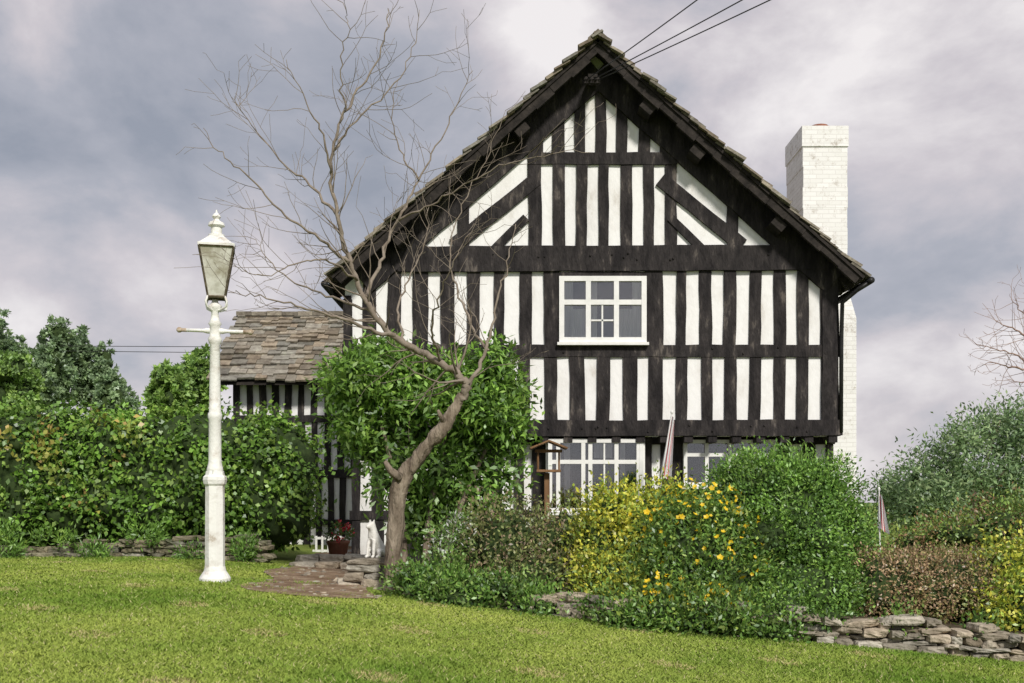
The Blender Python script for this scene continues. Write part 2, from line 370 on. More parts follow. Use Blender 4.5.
house=empty('timber_framed_house',(0,0,0),'black and white timber framed gabled house with stone tiled roof','house')
AX,AZ=1.364,9.06; SL=.889; VY=17.45; BK=26.0
XL,XR=fx(345),fx(838)
def rz(x): return AZ-.2-abs(x-AX)*SL
mb=MB()
pts=[(XL,2.65),(XR,2.65),(XR,rz(XR)),(AX,rz(AX)),(XL,rz(XL))]
vs=[(x,YF,z) for x,z in pts]+[(x,BK-.3,z) for x,z in pts]
mb.add(vs,[(0,1,2,3,4),(9,8,7,6,5)]+[(i,i+5,(i+1)%5+5,(i+1)%5) for i in range(5)])
GY=18.35
mb.box(XL+.1,XR-.08,GY,BK-.35,-.5,2.646)
mb.obj('wall',[M_PLASTER],house)
mb=MB()
studs(mb,92,153,[(543,552),(565,574),(585,595.5),(606,617),(628,638),(650,659)],528,677)
studs(mb,165,247,[(542,553),(565,576.5),(587,598.5),(609,621),(632,643.5),(654,665)],528,677)
W3=[(352,363),(376,388),(401,413),(428,441),(454,467),(480,494),(505,520),(532,544),(559,646),(663,676),(686,699.5),(711,724),(736,749),(761,773.5),(785,797),(808,820)]
W4=[(355,365),(380,391),(404,416),(430,442),(455,468),(480,493),(505,518),(530,544),(557,570),(584,597),(610,623),(637,648.5),(663,676),(688,701),(712,725),(736,749),(761,774),(785,797),(808,821)]
studs(mb,272,345,W3,345,838); studs(mb,357,420,W4,345,838)
pbeam(mb,528,159,677,159,12,proud=.05)
pbeam(mb,398,260,834,258,25,proud=.085)
pbeam(mb,345,351,838,351,12,proud=.05)
pbeam(mb,342,429,841,428,16,proud=.10)
pbeam(mb,559,275,646,275,5,proud=.04)
for sx in (-1,1):
    q=lambda x:598+sx*(x-598)
    pbeam(mb,598,72,q(834),72+236*.889,30,proud=.075)
    pbeam(mb,q(660),180,q(742),246,14,proud=.055)
    pbeam(mb,q(670),218,q(702),250,8,proud=.05)
    pbeam(mb,q(732.5),200,q(732.5),250,11,proud=.045)
    pbeam(mb,q(775),232,q(775),250,9,proud=.045)
pbeam(mb,829,270,829,428,15,proud=.06); pbeam(mb,348,300,348,428,8,proud=.06)
W5=[(360,372),(384,396),(450,462),(476,488),(502,514),(524,532),(652,660),(790,802),(815,825)]
studs(mb,438,580,W5,352,832,GY,False)
pbeam(mb,350,441,834,441,7,GY,.06); pbeam(mb,350,515,834,515,9,GY,.06)
for x in range(352,836,24): mb.box(fx(x)-.07,fx(x)+.07,17.93,GY,2.54,2.655)
for k in range(46):
    x=random.uniform(430,830); y=random.choice([258,351,428]); px,pz=fx(x),fz(y+random.uniform(-4,4)); d=.12 if y==428 else (.105 if y==258 else .07)
    mb.box(px-.012,px+.012,18-d,18-.02,pz-.012,pz+.012)
for sx,xx in ((-1,XL),(1,XR)):
    for k in range(16):
        y=18.15+k*.5; mb.box(min(xx,xx+sx*.035),max(xx,xx+sx*.035),y,y+.2,2.65,5.1)
    for z in (2.65,3.95,5.0): mb.box(min(xx,xx+sx*.045),max(xx,xx+sx*.045),18.0,BK-.3,z,z+.2)
mb.obj('timber_frame',[M_TIMBER],house)
# roof
def tile_slope(mb,O,A,U,N,L,S,expo=.2,th=.032,wr=(.2,.42)):
    O,A,U,N=map(Vector,(O,A,U,N)); s=-.05
    while s<S:
        e=expo*(1.15-.4*s/S); a=random.uniform(-.11,.04)
        while a<L-.02:
            w=random.uniform(*wr); b=min(a+w,L+random.uniform(-.02,.05)); j=random.uniform(-.045,.045); t0=random.uniform(.03,.07); tt=th*random.uniform(.75,1.6)
            s0=s+j; s1=min(s+e*1.7,S+.02); l0=t0; l1=.004; g0=.006
            P=lambda aa,ss,nn:O+A*aa+U*ss+N*nn
            sk=random.uniform(-.02,.02)
            c=random.uniform(.55,1.35); wv=random.uniform(-.08,.08)
            mb.hexa([P(a,s0,l0),P(b-g0,s0+sk,l0),P(b-g0,s1,l1),P(a,s1,l1),P(a,s0,l0+tt),P(b-g0,s0+sk,l0+tt),P(b-g0,s1,l1+tt),P(a,s1,l1+tt)],0,(c*(1+wv),c,c*(1-wv)))
            a=b
        s+=e
cs=1/math.hypot(1,SL); HW=4.34; SLN=HW/cs
mb=MB()
for sx in (-1,1):
    U=Vector((-sx*cs,0,SL*cs)); N=Vector((sx*SL*cs,0,cs)); O=Vector((AX+sx*HW,VY,AZ-HW*SL))-N*.10
    tile_slope(mb,O,(0,1,0),U,N,BK-VY,SLN)
for k in range(22):
    y=VY-.02+k*.4; t=random.uniform(.7,1.2); z=AZ+random.uniform(0,.02); w=.16
    for sx in (-1,1):
        mb.hexa([(AX,y,z-.05),(AX+sx*w,y,z-.05-w*SL),(AX+sx*w,y+.39,z-.05-w*SL),(AX,y+.39,z-.05),(AX,y,z+.0),(AX+sx*w,y,z-w*SL),(AX+sx*w,y+.39,z-w*SL),(AX,y+.39,z)],0,(t,t,t))
def rbox(mb,sx,x0,x1,d0,d1,y0,y1,mi):
    N=Vector((sx*SL*cs,0,cs)); a=Vector((AX+sx*x0,0,AZ-x0*SL)); b=Vector((AX+sx*x1,0,AZ-x1*SL))
    vs=[]
    for d in (d1,d0):
        for p,yy in ((a,y0),(b,y0),(b,y1),(a,y1)):
            q=p-N*d; vs.append((q.x,yy,q.z))
    mb.hexa(vs,mi)
for sx in (-1,1):
    rbox(mb,sx,.0,HW-.03,.10,.145,VY+.02,BK,1)
    xs_=np.linspace(.02,HW-.06,16)
    for i in range(15):
        rbox(mb,sx,xs_[i],xs_[i+1]-.002,.147,.27+random.uniform(-.02,.02),VY+.05+random.uniform(-.006,.006),VY+.12,1)
    for t in ((1.35,3.3) if sx<0 else (.95,1.75,3.05)): 
        rbox(mb,sx,t,t+.17,.28,.42,VY+.12,YF+.1,1)
    for k in range(1,17): rbox(mb,sx,HW-.75,HW-.02,.147,.24,VY+.5*k,VY+.5*k+.09,1)
roof=mb.obj('roof',[M_TILE,M_TIMBERD],house,cols=True)
# chimney
mb=MB(); cx0,cx1,cy0,cy1=fx(803,20),fx(847.5,20),20.0,21.2; zt=fz(126,20)
nseg=14
for i in range(nseg):
    z0=3.2+(zt-3.2)*i/nseg; z1=3.2+(zt-3.2)*(i+1)/nseg; j=[random.uniform(-.006,.006) for _ in range(4)]
    e=.02 if i==nseg-1 else 0
    mb.box(cx0-e+j[0],cx1+e+j[1],cy0-e+j[2],cy1+e+j[3],z0,z1)
mb.box(cx0,cx1+.14,cy0-.07,cy1+.05,-.5,4.9)
mb.hexa([(cx0,cy0-.07,4.9),(cx1+.14,cy0-.07,4.9),(cx1+.14,cy1+.05,4.9),(cx0,cy1+.05,4.9),(cx0+.008,cy0+.008,5.5),(cx1-.008,cy0+.008,5.5),(cx1-.008,cy1-.008,5.5),(cx0+.008,cy1-.008,5.5)])
ch=mb.obj('chimney',[M_BRICK],roof)
mb=MB(); c=((cx0+cx1)/2-.02,cy0+.32); mb.lathe([(.30,zt-.01),(.28,zt+.03),(.20,zt+.045),(.17,zt+.05),(.16,zt+.10),(.1,zt+.11)],c,16); mb.obj('chimney_pot',[M_TERRA],ch,smooth=False)
mb=MB(); mb.tube([(5.72,VY+.05,5.10),(5.72,BK,5.08)],[.055,.055],10)
mb.tube([(5.70,VY+.1,5.08),(5.55,17.6,4.98),(5.36,17.85,4.80),(5.36,17.9,4.2),(5.36,17.92,2.7)],[.035]*5,8)
mb.obj('gutter',[M_IRON],house,smooth=True)
mb=MB(); mb.tube([(-2.99,VY+.05,5.04),(-2.99,BK,5.02)],[.055,.055],10); mb.obj('gutter',[M_IRON],house,smooth=True)
mb=MB(); bx,bz=fx(590,17.5),fz(80,17.5)
mb.box(bx-.03,bx+.12,17.5,17.95,bz+.05,bz+.10)
for k in range(3): mb.lathe([(.02,bz-.08),(.045,bz-.06),(.03,bz-.03),(.045,bz),(.02,bz+.05)],(bx-.06+k*.09,17.5),10)
mb.obj('insulator_bracket',[M_TIMBERD],house)
# windows
def window(x0,x1,y0,y1,vb,hb,Y,fw=4,bars=(),curt=(),parent=house,label=None,sill=True,depth=.09):
    mb=MB(); s=Y/F; X=lambda x:(x-512)*s; Z=lambda y:EZ+(HZ-y)*s
    yf=Y-depth; yb=Y+.01
    mb.box(X(x0),X(x0+fw),yf,yb,Z(y1),Z(y0)); mb.box(X(x1-fw),X(x1),yf,yb,Z(y1),Z(y0))
    mb.box(X(x0+fw),X(x1-fw),yf+.002,yb,Z(y0+fw),Z(y0)); mb.box(X(x0+fw),X(x1-fw),yf+.002,yb,Z(y1),Z(y1-fw))
    for v in vb: mb.box(X(v-fw/2),X(v+fw/2),yf+.004,yb,Z(y1-fw),Z(y0+fw))
    for h in hb: mb.box(X(x0+fw),X(x1-fw),yf+.006,yb-.002,Z(h+fw/2),Z(h-fw/2))
    for (ax,ay,bx2,by,w) in bars: mb.box(X(min(ax,bx2)-(w/2 if ax==bx2 else 0)),X(max(ax,bx2)+(w/2 if ax==bx2 else 0)),yf+.018,yb-.004,Z(max(ay,by)+(w/2 if ay==by else 0)),Z(min(ay,by)-(w/2 if ay==by else 0)))
    w=mb.obj('window',[M_WPAINT],parent,label)
    mb=MB(); mb.box(X(x0+1),X(x1-1),yf+.055,yf+.058,Z(y1-1),Z(y0+1)); mb.obj('pane',[M_GLASS],w)
    mb=MB(); mb.box(X(x0+1),X(x1-1),Y-.008,Y+.004,Z(y1-1),Z(y0+1),0)  # flat dark sheet on the wall, painted as the unlit room behind the glass
    mb.obj('room_shade_sheet',[M_DARK],w)
    for (a,b,c,d) in curt:
        mb=MB(); n=14; vs=[];fs=[]
        for i in range(n+1):
            xx=X(a+(b-a)*i/n); yy=yf+.067+.004*math.sin(i*2.1); vs+=[(xx,yy,Z(d)),(xx,yy,Z(c))]
        for i in range(n): fs.append((2*i,2*i+2,2*i+3,2*i+1))
        mb.add(vs,fs); mb.obj('curtain',[M_CUR],w)
    if sill:
        mb=MB(); mb.box(X(x0-2),X(x1+2),yf-.05,Y,Z(y1+3),Z(y1+.2)); mb.obj('sill',[M_WPAINT],w)
    return w
window(559,646,277,343,[588,616],[303],YF,5,bars=[(602,305,602,340,1.6),(591,321,613,321,1.6)],curt=[(564,573,281,338),(632,641,281,338),(573,586,309,338),(619,632,309,338),(591,597,281,338)],label='white upper casement window with net curtains')
window(548,643,439,512,[558,583,590,616,638],[462],18.05,4,bars=[(604,441,604,505,1.6)],curt=[(594,612,441,458),(564,570,441,505),(620,625,441,505)],sill=True,label='white ground floor bay window with small panes')
mb=MB(); mb.box(fx(546,18.07),fx(645,18.07),18.07,GY,.2,2.60); mb.obj('bay',[M_WPAINT],house)
window(683,775,440,486,[706,729,752],[455],GY-.06,3.5)
window(395,440,445,500,[417],[470],GY-.06,3.5)
# ---------------------------------------------------------------- wing building
wing=empty('outbuilding',(0,0,0),'low timber framed outbuilding with mossy stone tile roof','outbuilding')
WY=21.5; wx0=-5.45; wx1=-2.45
ez=fz(379,21.0); rzg=fz(314,23.0)
mb=MB()
mb.add([(wx0,WY,-.2),(wx1,WY,-.2),(wx1,24.6,-.2),(wx0,24.6,-.2),(wx0,WY,ez+.25),(wx1,WY,ez+.25),(wx1,24.6,ez+.25),(wx0,24.6,ez+.25),(wx0,23.0,rzg-.12),(wx1,23.0,rzg-.12)],
 [(0,1,5,4),(2,3,7,6),(3,0,4,8,7),(1,2,6,9,5),(4,5,9,8),(6,7,8,9)])
mb.obj('wall',[M_PLASTER],wing)
mb=MB()
studs(mb,380,416,[(x,x+6.5) for x in range(240,388,13)],233,388,WY,False)
studs(mb,420,470,[(x,x+6.5) for x in range(240,388,13)],233,388,WY,False)
studs(mb,478,538,[(x,x+6) for x in range(238,388,12)],233,388,WY,False); studs(mb,538,565,[(x,x+6) for x in range(238,388,12)],233,388,WY,False)
for y,w in ((380,4),(419,7),(474,8),(522,5)): pbeam(mb,233,y,388,y,w,WY,.06)
mb.obj('timber_frame',[M_TIMBER],wing)
mb=MB(); dy=23-21.0; dz=rzg-ez; sl=math.hypot(dy,dz); U=Vector((0,dy/sl,dz/sl)); N=Vector((0,-dz/sl,dy/sl))
tile_slope(mb,Vector((-5.72,21.0,ez))-N*.06,(1,0,0),U,N,3.5,sl,expo=.17,wr=(.14,.34))
U2=Vector((0,-dy/sl,dz/sl)); N2=Vector((0,dz/sl,dy/sl)); tile_slope(mb,Vector((-5.72,25.0,ez))-N2*.06,(1,0,0),U2,N2,3.5,sl,expo=.2)
mb.hexa([(-5.68,21.04,ez-.11),(-2.3,21.04,ez-.11),(-2.3,23,rzg-.13),(-5.68,23,rzg-.13),(-5.68,21.04,ez-.06),(-2.3,21.04,ez-.06),(-2.3,23,rzg-.08),(-5.68,23,rzg-.08)],1)
for k in range(11): 
    x=-5.74+k*.32; t=random.uniform(.7,1.2); mb.box(x,x+.31,22.88,23.12,rzg-.05,rzg+.03+random.uniform(0,.015),0,(t,t,t))
mb.obj('roof',[M_TILE,M_TIMBERD],wing,cols=True)
gate=MB()
for k in range(9):
    x=-3.40+k*.105; gate.box(x,x+.035,19.0,19.025,.62,.98)
gate.box(-3.45,-2.4,19.03,19.05,.70,.74); gate.box(-3.45,-2.4,19.03,19.05,.92,.96)
gate.obj('garden_gate',[M_WPAINT],label='low white painted rail gate before the outbuilding',category='gate')
# ---------------------------------------------------------------- lamp post
LX,LY=-3.375,12.5; s=LY/F
lamp=empty('street_lamp',(0,0,0),'white painted cast iron lamp post with tapered glass lantern','street lamp')
zy=lambda y:EZ+(HZ-y)*s
mb=MB(); zb=g(LX)-.03
mb.lathe([(15.5*s,zb),(15.5*s,zb+.05),(14*s,zb+.08),(11*s,zb+.13),(10*s,zb+.18)],(LX,LY),24)
mb.lathe([(9.8*s,zb+.17),(9.4*s,zy(486)),(11*s,zy(484)),(11.8*s,zy(480)),(11.5*s,zy(477)),(9.4*s,zy(475)),(8.8*s,zy(471))],(LX,LY),8,rot=math.pi/8)
post=mb.obj('pedestal',[M_LPAINT],lamp)
mb=MB(); mb.lathe([(8.6*s,zy(474)),(7.8*s,zy(468)),(6.3*s,zy(462)),(6.1*s,zy(420)),(7.0*s,zy(418)),(7.0*s,zy(414)),(5.8*s,zy(412)),(4.8*s,zy(345)),(6.1*s,zy(343)),(7.0*s,zy(339)),(5.2*s,zy(336)),(5.2*s,zy(326)),(6.7*s,zy(324)),(4.4*s,zy(320)),(3.4*s,zy(313)),(6.1*s,zy(309)),(7.0*s,zy(306)),(3.5*s,zy(303)),(2.7*s,zy(300))],(LX,LY),20)
mb.obj('shaft',[M_LPAINT],lamp,smooth=True)
mb=MB(); a=Vector((LX-38*s,LY-.02,zy(330)));b=Vector((LX+38*s,LY+.02,zy(332)))
def lp(t): return a+(b-a)*t
mb.tube([lp(.09),lp(.35),lp(.4),lp(.6),lp(.65),lp(.91)],[.019,.021,.032,.032,.021,.019],12)
for q in ((0,.02,.05,.07,.13),(1,.98,.95,.93,.87)): mb.tube([lp(t) for t in q],[.01,.031,.031,.021,.022],12,mi=1)
mb.obj('ladder_bar',[M_LPAINT,M_RUST],lamp,smooth=True)
mb=MB()
rot=math.radians(45+14)
def corner(k,r,z): an=rot+k*math.pi/2; return Vector((LX+1.5*s+math.cos(an)*r,LY+math.sin(an)*r,z))
R0=11.5*s;R1=23.5*s
for k in range(4):
    c0=corner(k,R0,zy(297)); ct=Vector((LX,LY,zy(311))); m1=corner(k,R0*1.1,zy(308)); 
    mb.tube([ct,(ct+m1)/2+Vector((0,0,-.01)),m1,corner(k,R0*1.25,zy(303)),c0],[.012]*5,8)
mb.obj('bracket',[M_LPAINT],lamp,smooth=True)
mb=MB()
for k in range(4):
    mb.tube([corner(k,R0,zy(298)),corner(k,R1,zy(249))],[.012,.012],6); mb.tube([corner(k,R0,zy(298)),corner(k+1,R0,zy(298))],[.016,.016],6)
    mb.tube([corner(k,R1,zy(249)),corner(k+1,R1,zy(249))],[.014,.014],6)
lf=mb.obj('lantern',[M_BRONZE],lamp)
mb=MB(); vs=[corner(k,R0*.97,zy(297)) for k in range(4)]+[corner(k,R1*.97,zy(250)) for k in range(4)]
mb.add(vs,[(k,(k+1)%4,(k+1)%4+4,k+4) for k in range(4)]+[(3,2,1,0)]); mb.obj('glass',[M_LGLASS],lf)
mb=MB(); cx=LX+1.5*s
def sq(prof,mbx):
    vs=[];fs=[]
    for r,z in prof: vs+=[corner(k,r,z) for k in range(4)]
    for i in range(len(prof)-1):
        for k in range(4): fs.append((4*i+k,4*i+(k+1)%4,4*i+4+(k+1)%4,4*i+4+k))
    fs.append((3,2,1,0)); e=4*(len(prof)-1); fs.append((e,e+1,e+2,e+3)); mbx.add(vs,fs)
sq([(R1*1.05,zy(249.5)),(R1*1.07,zy(246.5)),(R1*.9,zy(245)),(R1*.52,zy(239)),(R1*.40,zy(237))],mb)
mb.lathe([(8*s,zy(238)),(8*s,zy(235)),(5.5*s,zy(234)),(5.5*s,zy(227)),(8.3*s,zy(226)),(7.5*s,zy(223)),(3.5*s,zy(221)),(2.6*s,zy(219.5)),(4.4*s,zy(217)),(3.2*s,zy(214.5)),(1.2*s,zy(213)),(.6*s,zy(210))],(cx,LY),16)
mb.obj('lantern_cap',[M_LPAINT],lf)
# ---------------------------------------------------------------- bare tree
def catmull(P,n=6):
    P=[Vector(p) for p in P]; out=[]
    Q=[P[0]*2-P[1]]+P+[P[-1]*2-P[-2]]
    for i in range(1,len(Q)-2):
        for k in range(n):
            t=k/n; a,b,c,d=Q[i-1],Q[i],Q[i+1],Q[i+2]
            out.append(.5*((2*b)+(c-a)*t+(2*a-5*b+4*c-d)*t*t+(3*b-a-3*c+d)*t**3))
    out.append(P[-1]); return out
def tw(mb,p,d,L,r,lev,minr=.0022,up=.12,br=.5):
    n=max(3,int(L/.10)); pts=[p.copy()];rs=[r]; q=p.copy(); dd=d.normalized()
    for i in range(n):
        dd=(dd+Vector((random.gauss(0,.14),random.gauss(0,.14),random.gauss(0,.14)+up*.5))).normalized()
        q=q+dd*L/n; pts.append(q.copy()); rs.append(r+(minr-r)*(i+1)/n)
        if lev>0 and i>0 and random.random()<br:
            a=Vector((random.gauss(0,1),random.gauss(0,1),random.gauss(0,1))); a=(a-dd*a.dot(dd)).normalized()
            tw(mb,q,dd*.75+a*.75,L*random.uniform(.25,.55),max(minr,rs[-1]*.6),lev-1,minr,up)
    mb.tube(pts,rs,5 if r>.01 else 3,cap=False)
def limb(mb,pix,r0,r1,spawn=True,sides=8,lev=1,ln=(.3,.95),dens=.5):
    pts=catmull([W(x,y,Y) for x,y,Y in pix],6); n=len(pts)
    pts=[p+Vector((random.gauss(0,.012),random.gauss(0,.012),random.gauss(0,.012))) for p in pts]
    rs=[(r0+(r1-r0)*(i/(n-1))**.65)*random.uniform(.92,1.08) for i in range(n)]
    mb.tube(pts,rs,sides)
    if spawn:
        for i in range(3,n):
            if random.random()<dens:
                d=(pts[i]-pts[i-1]).normalized(); a=Vector((random.gauss(0,1),random.gauss(0,.8),random.gauss(0,1))); a=(a-d*a.dot(d)).normalized()
                tw(mb,pts[i],d*.7+a*.7,random.uniform(*ln)*(1.1-.4*i/n),max(.0042,rs[i]*.38),lev+(random.random()<.2))
tree=empty('bare_tree',(0,0,0),'leafless old fruit tree with crooked trunk rooted at the lawn edge','tree')
TY=12.4
mb=MB()
tp=catmull([W(394,600,TY),W(395,585,TY),W(394,550,TY),W(396,512,TY),W(400,484,TY-.02),W(413,463,TY-.05),W(430,443,TY-.08),W(448,420,TY-.1),W(463,395,TY-.1)],8)
rs=[]
for i,p in enumerate(tp):
    t=i/(len(tp)-1); r=.148-.030*min(t*6,1)-.062*t
    if .42<t<.58: r+=.014*math.sin((t-.42)/.16*math.pi)
    rs.append(r+random.uniform(-.008,.008))
rs[0]=.22; rs[1]=.19;rs[2]=.165
mb.tube(tp,rs,16)
vv=mb.v; nb=[]
for i,p in enumerate(vv):
    q=Vector(p); k=noise.noise(Vector((q.x*16,q.y*16,q.z*3)))*.030+noise.noise(Vector((q.x*5,q.y*5,q.z*5)))*.016
    c=tp[min(i//16,len(tp)-1)]; d=(q-c); nb.append(tuple(q+d.normalized()*k if d.length>0 else q))
mb.v=nb
mb.tube([W(400,478,TY-.1),W(390,470,TY-.15),W(385,461,TY-.18)],[.06,.04,.022],8)
mb.tube([W(446,425,TY-.1),W(440,415,TY-.2),W(438,410,TY-.22)],[.04,.025,.015],8)
mb.obj('trunk',[M_BARK],tree,smooth=True)
mb=MB()
limb(mb,[(461,400,12.3),(466,385,12.28),(455,372,12.25),(425,354,12.2),(395,337,12.15),(372,312,12.1),(357,280,12.1),(345,250,12.05),(337,215,12.0),(331,175,12.0),(337,130,12.0),(352,100,12.1),(372,70,12.2),(385,35,12.2),(388,8,12.2)],.058,.004)
limb(mb,[(395,337,12.15),(360,325,12.0),(325,314,11.8),(290,304,11.7),(255,296,11.6),(228,292,11.5)],.026,.003)
limb(mb,[(372,312,12.1),(340,300,12.3),(300,285,12.6),(270,262,12.8),(255,240,12.9)],.020,.003)
limb(mb,[(350,262,12.05),(320,240,11.9),(285,215,11.8),(250,178,11.7),(222,155,11.6),(203,128,11.6)],.022,.003)
limb(mb,[(337,215,12.0),(310,185,12.2),(280,160,12.4),(252,125,12.5),(232,98,12.6)],.019,.003)
limb(mb,[(331,175,12.0),(322,135,11.8),(305,100,11.7),(285,60,11.6)],.016,.003)
limb(mb,[(334,150,12),(355,120,12.3),(390,90,12.5),(412,50,12.6),(420,12,12.6)],.015,.003)
limb(mb,[(345,110,12),(340,70,11.9),(348,30,11.8),(345,5,11.8)],.010,.003)
limb(mb,[(365,298,12.1),(380,262,12.4),(398,220,12.6),(418,180,12.8),(440,140,12.9),(462,95,13),(472,70,13)],.026,.003)
limb(mb,[(398,220,12.6),(430,205,12.4),(465,185,12.2),(505,165,12.0),(545,155,11.9),(590,150,11.9)],.015,.003)
limb(mb,[(418,180,12.8),(400,150,12.9),(392,115,13),(398,80,13.1)],.013,.003)
limb(mb,[(464,392,12.3),(480,365,12.4),(490,335,12.5),(497,300,12.6),(508,262,12.7),(516,225,12.8)],.032,.004)
limb(mb,[(486,350,12.45),(470,320,12.8),(455,285,13.1),(450,250,13.2),(462,205,13.3),(485,160,13.4),(505,110,13.4)],.019,.003)
limb(mb,[(440,362,12.22),(432,335,11.9),(438,300,11.6),(452,265,11.4),(470,232,11.3)],.020,.003)
limb(mb,[(404,343,12.15),(398,310,12.5),(410,275,12.8),(425,240,13),(428,205,13.1)],.019,.003)
limb(mb,[(357,280,12.1),(330,262,11.6),(300,262,11.3),(268,275,11.1),(240,270,11.0)],.015,.003)
mb.obj('crown',[M_TWIG],tree,smooth=True)
# ---------------------------------------------------------------- shrubs & hedges
hb=[]
x=-10.5
while x<-3.55:
    tz=2.93+.03*math.sin(x*2.3)+random.uniform(-.04,.04)-(.16 if x>-4.6 else 0)
    hb.append((x,16.75,1.85,.62,.85,1.05)); hb.append((x+random.uniform(-.1,.1),16.7,tz-.5,.5,.72,.5)); hb.append((x+.3,16.55,1.5+random.uniform(-.1,.2),.5,.72,.6)); x+=.45
hb+= [(-3.45,16.7,2.1,.5,.7,.62),(-3.4,16.7,1.7,.35,.6,.6),(-3.65,16.6,1.25,.32,.6,.5)]
ex=leaves([(-7.6,16.15,2.5,.9,.5,.35),(-6.2,16.1,2.45,.7,.5,.3),(-6.8,16.1,1.8,1.2,.5,.3)],800,.09,.07,[(.20,.20,.04),(.16,.20,.04),(.22,.16,.05)],clump=1.10,shell=(.95,1.2))
foliage('hedge',hb,66000,.085,.066,[(.078,.148,.022),(.10,.185,.028),(.058,.112,.018),(.135,.205,.038)],core=.86,clump=1.09,perclump=22,outb=.3,upb=-.35,shell=(.86,1.10),zmin=.86,extra=[ex],tint=.4,
  label='tall dense creeper covered green hedge above a low stone wall',category='hedge')
elder=empty('leafy_shrub',(0,0,0),'bright green leafy shrub growing behind the bare tree trunk','shrub')
EU=[];EL=[]
for (x,y,rx,ry) in [(356,372,18,11),(342,388,14,11),(384,362,22,13),(372,394,22,14),(412,376,22,14),(446,374,22,14),(474,384,18,13),(496,366,14,10),(402,408,22,14),(440,404,20,12),(484,408,20,13),(508,394,11,10),(354,424,15,12),(512,425,11,10)]:
    EU.append(blob(x+random.uniform(-4,4),y+random.uniform(-4,4),14.1+random.uniform(-.5,.5),rx,ry,.35))
for (x,y,rx,ry) in [(388,430,20,15),(424,434,24,16),(464,430,24,16),(500,440,14,14),(372,455,15,13),(400,462,22,16),(438,466,26,18),(480,464,20,16),(504,472,10,10),(388,488,15,13),(418,495,22,17),(456,498,24,17),(488,494,16,14),(416,525,16,17),(450,530,22,20),(478,522,16,17)]:
    EL.append(blob(x+random.uniform(-4,4),y+random.uniform(-4,4),14.15+random.uniform(-.5,.4),rx,ry,.35))
ex1=leaves(EU,12000,.115,.042,[(.095,.180,.026),(.12,.21,.035),(.065,.128,.020),(.15,.235,.045)],clump=1.11,perclump=18,outb=.5,upb=-.25,shell=(.55,1.35),tint=.4)
ex2=leaves(EU+EL,1500,.11,.04,[(.10,.185,.026),(.12,.21,.035)],clump=1.12,perclump=14,outb=.8,upb=-.1,shell=(1.1,1.6),tint=.4)
foliage('crown',EL+EU,13000,.11,.05,[(.06,.115,.020),(.08,.148,.026),(.045,.088,.016),(.10,.165,.033)],core=.42,clump=1.11,perclump=20,outb=.5,upb=-.3,shell=(.5,1.2),parent=elder,tint=.4,extra=[ex1,ex2])
mb=MB()
for (a,b,c) in [((405,575,13.6),(400,500,13.8),(380,420,14)),((425,575,13.6),(430,510,13.8),(450,420,14)),((440,575,13.5),(455,520,13.8),(490,440,14))]:
    mb.tube(catmull([W(*a),W(*b),W(*c)],5),[.05,.05,.045,.045,.04,.04,.035,.03,.03,.025,.02],8)
mb.obj('trunk',[M_BARK],elder,smooth=True)
def bush(name,bl,n,L,w,pal,label,cat='bush',**kw): return foliage(name,bl,n,L,w,pal,label=label,category=cat,**kw)
bush('shrub',[blob(505,548,12.7,42,44),blob(545,555,12.8,34,42),blob(475,560,12.8,30,40),blob(530,580,12.3,45,28),blob(565,540,13.2,26,36)],14000,.05,.028,[(.11,.13,.045),(.14,.145,.055),(.08,.11,.03),(.16,.12,.075)],'dull olive twiggy shrub in the garden bed',core=.7,clump=1.11,upb=.5,shell=(.7,1.28),tint=.4)
GB=[blob(602,548,12.3,28,38),blob(612,515,12.4,22,24),blob(640,540,12.5,34,34),blob(615,580,11.9,36,24),blob(658,512,12.6,24,24),blob(668,500,12.8,18,16),blob(630,600,11.5,28,14)]
bush('golden_shrub',GB,16000,.055,.032,[(.29,.285,.035),(.35,.33,.045),(.19,.235,.035),(.12,.17,.03)],'golden yellow leaved shrub in the garden bed',core=.7,clump=1.10,upb=.5,shell=(.7,1.3),tint=.4)
HB=[blob(690,560,11.6,48,44),blob(725,590,11.4,42,40),blob(670,590,11.3,34,34),blob(700,525,11.8,34,26),blob(740,550,11.8,28,30),blob(700,612,10.95,50,22,.4),blob(660,612,10.95,30,20,.4),blob(735,618,10.7,34,14,.3)]
hy=bush('flowering_shrub',HB,22000,.06,.028,[(.065,.12,.022),(.085,.155,.028),(.05,.092,.018),(.14,.19,.035)],'green shrub covered in yellow cup shaped flowers',core=.74,clump=1.11,upb=.3,shell=(.75,1.25),tint=.45)
def flowers(name,bl,n,r,col,parent):
    B=np.array(bl); bi=RNG.integers(0,len(B),n); d=nrm(RNG.normal(size=(n,3))+np.array([0,-1.0,.4])); P=B[bi,:3]+d*B[bi,3:]*RNG.uniform(1.0,1.2,(n,1))
    mb=MB()
    for p,dd in zip(P,d):
        p=Vector(p);dd=(Vector(dd)+Vector((random.gauss(0,.4),random.gauss(0,.4),random.gauss(0,.4)))).normalized(); a=dd.orthogonal().normalized(); b=dd.cross(a); rr=r*random.uniform(.5,1.2)
        t=random.uniform(.75,1.1); cc=tuple(c*t for c in col); ph=random.random()*6
        for k in range(5):
            an=ph+k*1.2566; u=a*math.cos(an)+b*math.sin(an); v=dd.cross(u)
            mb.add([p,p+u*rr*.6+v*rr*.42+dd*rr*.25,p+u*rr+dd*rr*.45,p+u*rr*.6-v*rr*.42+dd*rr*.25],[(0,1,2,3)],0,cc)
    return mb.obj(name,[M_PETAL],parent,cols=True,kind='stuff')
flowers('blossom',[blob(690,545,11.6,48,52),blob(725,575,11.4,42,46),blob(665,520,11.7,34,30),blob(740,550,11.8,28,40),blob(700,505,11.8,44,22),blob(705,605,10.95,40,22),blob(660,600,11,30,24)],230,.033,(.82,.58,.02),hy)
